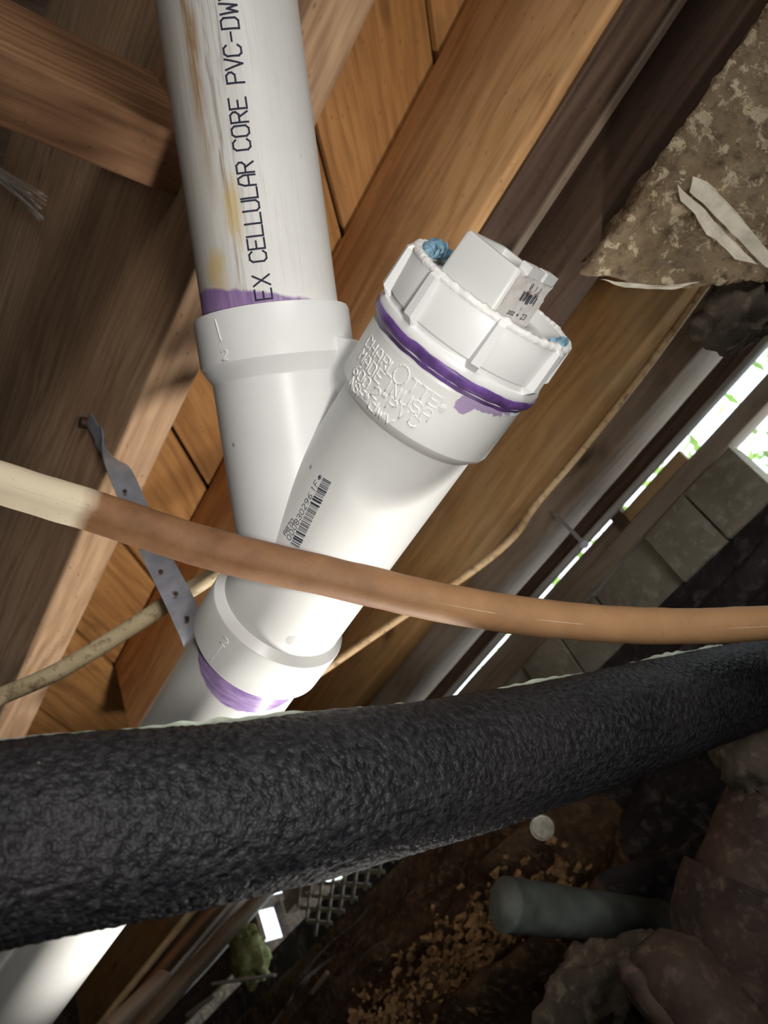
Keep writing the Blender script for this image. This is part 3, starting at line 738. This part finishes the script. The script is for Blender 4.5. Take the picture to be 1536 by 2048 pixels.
# path: flat on the joist side, round its arris, down to the pipe and round it
pA = on(178, 838, 0, SJ1 - .002) + CAM; pA2 = on(205, 885, 0, SJ1 - .006) + CAM
pts = [pA, pA2, P(240, 945, .485), P(300, 1085, .445), P(348, 1180, .415), P(388, 1262, .388), P(418, 1330, .392), P(470, 1330, .425), P(560, 1250, .43), P(640, 1130, .42)]
cp = catmull(pts, 14)
sw = .0075; V, Fc = [], []
vw = [nrm(-(P(500, 1000, .5) - CAM))] * 1
for i, p in enumerate(cp):
    t = (cp[min(i + 1, len(cp) - 1)] - cp[max(i - 1, 0)]).normalized()
    k = i / (len(cp) - 1)
    b0 = Vector((0, 1, 0)) ; b1 = (R3 @ Vector((.75, .35, -.25)))
    f_ = min(1, max(0, (i - 8) / 26)); b = (b0 * (1 - f_) + b1 * f_); b = (b - t * t.dot(b)).normalized()
    wdt = sw * (.62 if i < 10 else 1)
    n2 = t.cross(b).normalized() * .0006
    V += [p + b * wdt + n2, p - b * wdt + n2, p - b * wdt - n2, p + b * wdt - n2]
for i in range(len(cp) - 1):
    for q in range(4): Fc.append((i * 4 + q, i * 4 + (q + 1) % 4, i * 4 + 4 + (q + 1) % 4, i * 4 + 4 + q))
Fc += [(0, 1, 2, 3), (len(V) - 1, len(V) - 2, len(V) - 3, len(V) - 4)]
put('strap_band', (V, Fc), M['steel'], parent=strap, auto=40)
for px, py, d in ((322, 1143, .4265), (352, 1187, .4085), (374, 1236, .3915), (290, 1060, .446), (250, 982, .470)):
    c = P(px, py, d - .0035); dv = (c - CAM).normalized()
    put('strap_hole', tube([c, c + dv * .0022], .0012, 10), M['nail'], parent=strap)
c = on(168, 846, 0, SJ1 - .004) + CAM
put('nail_head', lathe([(0, -.003), (.004, -.003), (.0045, -.001), (.0045, .002), (0, .002)], 20), M['nail'], frame(c, Vector((0, 1, 0)), Vector((0, 0, 1)), Vector((1, 0, 0))), strap, auto=40)

# ------------------------------------------------------------------ brown tubing in front
cpts = [P(-140, 918, .272), P(0, 965, .276), P(200, 1027, .281), P(430, 1100, .286), P(650, 1152, .291), P(880, 1204, .300), P(1100, 1238, .312), P(1320, 1252, .326), P(1536, 1246, .342), P(1720, 1232, .36), P(2000, 1212, .39)]
cp = catmull(cpts, 24); nc = 32
V, Fc = tube(cp, .0079, nc, True, AU @ R3.transposed() if False else R3 @ Vector((0, 0, 1)), lambda t, q, p: .0003 * noise.noise(p * 90))
o = put('water_tube', (V, Fc), M['cable'])
at = o.data.attributes.new('along', 'FLOAT', 'POINT'); ar = o.data.attributes.new('around', 'FLOAT', 'POINT')
for i in range(len(V)):
    at.data[i].value = (i // nc) / (len(cp) - 1); ar.data[i].value = (i % nc) / nc
tag(o, 'brown painted tube crossing in front of the wye, scraped cream at its left', 'tube')

# ------------------------------------------------------------------ black foam insulation
fp = [P(-220, 1728, .172), P(0, 1683, .186), P(300, 1640, .205), P(600, 1594, .229), P(1000, 1510, .288), P(1300, 1427, .352), P(1536, 1358, .45), P(1670, 1316, .515)]
cp = catmull(fp, 70)
def foam_fn(t, q, p):
    return .0009 * noise.noise(p * 30) + .00045 * noise.noise(p * 420) + .0002 * noise.noise(p * 800)
fo = empty('insulated_pipe', fp[3], 'pipe in thick black foam insulation crossing the lower half', 'insulation')
put('foam_sleeve', tube(cp, .0242, 150, True, R3 @ Vector((0, 0, 1)), foam_fn), M['foam'], parent=fo)
# pale ragged strip along the top edge of the foam
V, Fc = [], []
for i, p in enumerate(cp):
    if i > 400: break
    t = (cp[min(i + 1, len(cp) - 1)] - cp[max(i - 1, 0)]).normalized(); v0 = (CAM - p).normalized()
    upd = t.cross(v0); upd = upd if (R3.transposed() @ upd).y > 0 else -upd; upd.normalize()
    h = .0026 + .0034 * noise.noise(p * 24) + .0016 * noise.noise(p * 150)
    d0 = (upd * .965 - v0 * .26)
    V += [p + d0 * .0225, p + d0 * (.0246 + max(.0002, h * .75)), p + d0 * (.0246 + max(.0002, h * .75)) - v0 * .0008, p + d0 * .0225 - v0 * .0008]
m_ = len(V) // 4
for i in range(m_ - 1):
    for q in range(4): Fc.append((i * 4 + q, i * 4 + (q + 1) % 4, i * 4 + 4 + (q + 1) % 4, i * 4 + 4 + q))
put('edge_strip', (V, Fc), M['foam_edge_strip'], parent=fo)

# ------------------------------------------------------------------ wires
tag(put('electric_wire', tube(catmull([P(-120, 1440, .43), P(0, 1393, .435), P(120, 1340, .44), P(250, 1262, .445), P(345, 1200, .45), P(440, 1140, .455), P(560, 1040, .47), P(700, 900, .50)], 12), .0052, 14, True, (0, 0, 1), lambda t, q, p: .0003 * noise.noise(p * 60)), M['cream']),
    'dirty cream wire passing behind the hanger strap at the left', 'wire')
tag(put('electric_wire', tube(catmull([P(250, 1620, .56), P(420, 1500, .56), P(560, 1400, .56), P(670, 1325, .565), P(800, 1236, .57), P(940, 1145, .575), P(1025, 1075, .585), P(1075, 1005, .60), P(1160, 905, .605), P(1290, 740, .59), P(1420, 560, .57)], 12), .0030, 12), M['tanwire']),
    'thin cream wire rising behind the brown tube right of the wye', 'wire')

# ------------------------------------------------------------------ weathered beam, upper right
def chunk():
    # prism along the joist direction with a broken lower end
    ax = Vector((0, -1, 0))
    base = P(1300, 470, .46)
    return base
bo = empty('weathered_beam', P(1350, 470, .47), 'flaking crusted beam end jutting in at the upper right', 'beam')
prof_px = [(1158, 545, .440), (1235, 566, .432), (1310, 572, .428), (1420, 560, .432), (1500, 560, .436), (1580, 560, .44)]
top_px = [(1300, 345, .470), (1345, 350, .455), (1400, 345, .440), (1470, 380, .436), (1540, 400, .438), (1620, 420, .44)]
dirv = Vector((0, -1, 0))
nU, nV = 96, 110
def lerp_list(L, t):
    t *= len(L) - 1; i = min(int(t), len(L) - 2); f_ = t - i; return L[i] * (1 - f_) + L[i + 1] * f_
# closed cross-section in the end plane, swept towards -Y
e0 = P(1158, 548, .445); arr = P(1368, 372, .430)
sec = [P(1160, 545, .450), P(1240, 568, .436), P(1310, 578, .430), P(1370, 570, .426), P(1430, 580, .424), P(1560, 560, .424), P(1700, 545, .43), P(1760, 500, .60), P(1400, 480, .66), P(1200, 500, .58)]
secs = []
nS = len(sec)
for i in range(nS):
    for k in range(10): secs.append(sec[i].lerp(sec[(i + 1) % nS], k / 10))
V, Fc = [], []; mS = len(secs); nL = 90
for j in range(nL + 1):
    tt = j / nL; L = .50 * tt ** 1.15
    for p in secs:
        q = p + dirv * L
        d = (p - P(1400, 540, .52)); d.y = 0; d.normalize()
        am = .006 * noise.fractal(q * 26, .8, 2.1, 4) + .0022 * noise.noise(q * 120)
        if j == 0: q = q + dirv * (.012 * noise.noise(p * 40))
        V.append(q + d * am)
for j in range(nL):
    for k in range(mS): Fc.append((j * mS + k, j * mS + (k + 1) % mS, (j + 1) * mS + (k + 1) % mS, (j + 1) * mS + k))
Fc.append(tuple(range(mS)))
put('beam_body', (V, Fc), M['crust'], parent=bo)
def flake(pxs, d, label=None, th=.0015):
    """thin ragged peel of paint, outline at real depth"""
    pp = []
    for (a, b, dd) in pxs: pp.append(P(a, b, dd))
    out = []
    for i in range(len(pp)):
        for k in range(6):
            p = pp[i].lerp(pp[(i + 1) % len(pp)], k / 6); out.append(p + noise.noise_vector(p * 130) * .0008)
    vv = (CAM - pp[0]).normalized() * th; m = len(out)
    return out + [p - vv for p in out], [tuple(range(m)), tuple(reversed(range(m, 2 * m)))] + [(i, (i + 1) % m, m + (i + 1) % m, m + i) for i in range(m)]
put('paint_flake', flake([(1385, 352, .397), (1415, 362, .396), (1470, 422, .392), (1536, 500, .388), (1575, 548, .386), (1530, 534, .388), (1450, 452, .393), (1380, 384, .397)], 0, th=.004), M['flake'], parent=bo, smooth=False)
put('paint_flake', flake([(1355, 370, .399), (1377, 390, .398), (1440, 452, .394), (1515, 530, .390), (1470, 518, .391), (1432, 480, .394), (1412, 470, .395), (1390, 430, .396), (1362, 402, .398)], 0, th=.004), M['flake'], parent=bo, smooth=False)
put('paint_flake', flake([(1200, 558, .408), (1260, 566, .405), (1330, 572, .403), (1400, 564, .404), (1345, 580, .402), (1250, 574, .405)], 0, th=.003), M['flake'], parent=bo, smooth=False)
tag(put('stone', blobmesh(P(1478, 622, .45), .026, .026, .018, .35, 1.6, 3), M['rock']), 'dark rough stone lump under the flaking beam', 'stone')

# ------------------------------------------------------------------ lower right: cast iron, grey stub, disc
ir = empty('iron_pipe', P(1480, 1800, .42), 'rusty cast iron pipe with bell joint in the lower right corner', 'pipe')
put('barrel', tube(catmull([P(1600, 1500, .462), P(1555, 1590, .445), P(1500, 1740, .42), P(1475, 1830, .41)], 14), .027, 40, True, (1, 0, 0), lambda t, q, p: .0012 * noise.noise(p * 60)), M['iron'], parent=ir)
put('bell', tube(catmull([P(1500, 1770, .415), P(1480, 1850, .41), P(1500, 2000, .40), P(1520, 2140, .39)], 14), .036, 44, True, (1, 0, 0), lambda t, q, p: .0018 * noise.noise(p * 50)), M['iron'], parent=ir)
hp = catmull([P(1290, 1880, .36), P(1350, 1960, .35), P(1430, 2060, .34), P(1500, 2160, .33)], 12)
ih = empty('iron_bracket', P(1330, 1930, .36), 'curved rusty iron flange in front of the cast iron pipe', 'pipe fitting')
put('flange', tube(hp, [.010 + .012 * min(1, i / 8) for i in range(len(hp))], 28, True, (1, 0, 0), lambda t, q, p: .0015 * noise.noise(p * 70)), M['iron'], parent=ih)
put('lip', tube([p + (R3 @ Vector((-.016, -.002, .012))) for p in hp], [.003 + .003 * min(1, i / 6) for i in range(len(hp))], 14, True, (1, 0, 0), lambda t, q, p: .0008 * noise.noise(p * 120)), M['iron'], parent=ih)
tag(put('stone', blobmesh(P(1510, 1520, .44), .020, .022, .030, .35, 1.5, 8), M['rock']), 'tan stone beside the rusty pipe under the black foam', 'stone')
tag(put('stone', blobmesh(P(1230, 2010, .42), .035, .05, .03, .4, 1.5, 12), M['rock']), 'dark brown stone at the bottom edge left of the iron flange', 'stone')
gp = empty('pipe_stub', P(1080, 1815, .50), 'short dusty grey pipe stub lying on the earth bank', 'pipe')
a, b = P(1008, 1808, .50), P(1330, 1850, .56)
put('stub_wall', tube(catmull([a, a.lerp(b, .35), b], 14), .0170, 36, True, (0, 0, 1), lambda t, q, p: .0008 * noise.noise(p * 60)), M['greypipe'], parent=gp)
c0 = P(1085, 1655, .50); dn = (CAM - c0).normalized(); ex = dn.orthogonal().normalized()
tag(put('pipe_end', lathe([(0, -.03), (.0082, -.03), (.0082, -.001), (.0076, .0), (.0066, -.0008), (0, -.0008)], 36), M['greydisc'], frame(c0, ex, dn.cross(ex), dn), auto=35),
    'pale round pipe end just below the black foam', 'pipe')

# ------------------------------------------------------------------ lower left: deep crawl space
def stick(name, a, b, r, mat, label, cat, seed=0):
    a, b = Vector(a), Vector(b); L = (b - a).length; x = (b - a).normalized(); yv_ = x.orthogonal().normalized()
    return tag(put(name, rbox(L, r * 2, r * 2, r * .4, 20, r * .25, seed), mat, frame((a + b) / 2, x, yv_, x.cross(yv_)), auto=50), label, cat)
stick('wood_strip', P(200, 2080, .62), P(440, 1800, .95), .0035, M['block'], 'thin tan wooden strip beside the white lower pipe', 'strip', 31)
stick('wood_strip', P(250, 2090, .66), P(545, 1765, 1.15), .008, M['greywood'], 'thick brown wooden strip running towards the far opening', 'strip', 32)
stick('wood_strip', P(215, 2060, .60), P(330, 1955, .67), .006, M['greywood'], 'short broken strip end between the long strips', 'strip', 33)
# lattice
lt = empty('lattice', on(680, 1800, 0, .655) + CAM, 'diamond lattice screen below the black foam', 'lattice')
lc = [on(580, 1790, 0, .655), on(760, 1594, 0, .655), on(820, 1692, 0, .655), on(635, 1875, 0, .655)]
def lq(u_, v_): return (lc[0] * (1 - u_) * (1 - v_) + lc[1] * u_ * (1 - v_) + lc[2] * u_ * v_ + lc[3] * (1 - u_) * v_) + CAM
nd = 7
sm = mesh('lattice_strip', *rbox(1, .0055, .002, .0006, 4, 0, 1), False); sm.materials.append(M['mesh'])
for k in range(-2 * nd, nd + 1):
    for s_ in (1, -1):
        ptsu = []
        # line u = k/nd*... + s*v
        for q in range(0, 41):
            v_ = q / 40; u_ = (k / nd) + (v_ * .45 if s_ == 1 else 1 - v_ * .45)
            if 0 <= u_ <= 1: ptsu.append(lq(u_, v_))
        if len(ptsu) < 4: continue
        a, b = ptsu[0], ptsu[-1]; x = (b - a).normalized(); z_ = Vector((1, 0, 0)); y_ = z_.cross(x)
        ob = bpy.data.objects.new('lattice_strip', sm); C.objects.link(ob)
        place(ob, frame((a + b) / 2 + Vector((.0015 * s_, 0, 0)), x, y_, z_) @ Matrix.Diagonal(((b - a).length, 1, 1, 1)), lt)
tag(put('stone', blobmesh(on(500, 1915, 0, .640) + CAM, .022, .04, .040, .45, 1.7, 5), M['moss']), 'mossy green stone under the bright far opening', 'stone')
stick('dry_twig', on(425, 1968, 0, .60) + CAM, on(550, 1950, 0, .60) + CAM, .0020, M['conduit'], 'thin pale twig below the mossy stone', 'twig', 41)
stick('dry_twig', on(625, 1985, 0, .58) + CAM, on(655, 1945, 0, .58) + CAM, .0025, M['greywood'], 'short tan twig right of the mossy stone', 'twig', 42)
stick('dry_twig', on(375, 2030, 0, .60) + CAM, on(430, 1990, 0, .60) + CAM, .003, M['conduit'], 'short pale splinter near the bottom edge', 'twig', 43)

# ------------------------------------------------------------------ frayed fibres on the left joist
rnd = random.Random(2); gs = []
for i in range(16):
    a = on(-20 + rnd.uniform(-5, 5), 335 + rnd.uniform(-14, 14), 0, SJ1 - .004); b = on(rnd.uniform(60, 96), 400 + rnd.uniform(-15, 40), 0, SJ1 - .006 - rnd.uniform(0, .006))
    mid = a.lerp(b, .5) + Vector((0, 0, rnd.uniform(-.004, .003)))
    gs.append(tube(catmull([a + CAM, mid + CAM, b + CAM], 5), .0005, 5))
tag(put('fibre_tuft', join(*gs), M['fibre']), 'frayed pale fibres clinging to the joist at the left edge', 'fibres', kind='stuff')

# ------------------------------------------------------------------ crumbs of rotten wood on the bank
rnd = random.Random(17); gs = []
nx_, nz_ = (zb_ + .01 + .32), -(.67 - .40)          # normal of the bank plane in x-z
k_ = nx_ * .67 + nz_ * (zb_ + .01)
for i in range(620):
    u_ = rnd.random() ** .8; px = 1190 - 420 * u_ + rnd.gauss(0, 45); py = 1760 + 330 * u_ + rnd.gauss(0, 40)
    if not (760 < px < 1260): continue
    r_ = R3 @ Vector(((px - 768) / F, -(py - 1024) / F, -1)); t_ = k_ / (nx_ * r_.x + nz_ * r_.z)
    p = r_ * t_ + CAM + Vector((-.032 - .012 * rnd.random(), 0, .012)); sz = rnd.uniform(.0015, .005) * (1.6 if rnd.random() < .15 else 1)
    d_ = Vector((rnd.gauss(0, .5), 1, rnd.gauss(0, .5))).normalized(); e_ = d_.orthogonal().normalized()
    sz *= .62
    bv, bf = box(p, (sz * rnd.uniform(.8, 2.2), sz * .8, sz * .6), d_, e_, d_.cross(e_))
    gs.append(([q_ + Vector((rnd.gauss(0, 1), rnd.gauss(0, 1), rnd.gauss(0, 1))) * sz * .35 for q_ in bv], bf))
tag(put('wood_crumbs', join(*gs), M['crumb'], smooth=False), 'tan crumbs of rotten wood scattered on the earth bank', 'debris', kind='stuff')
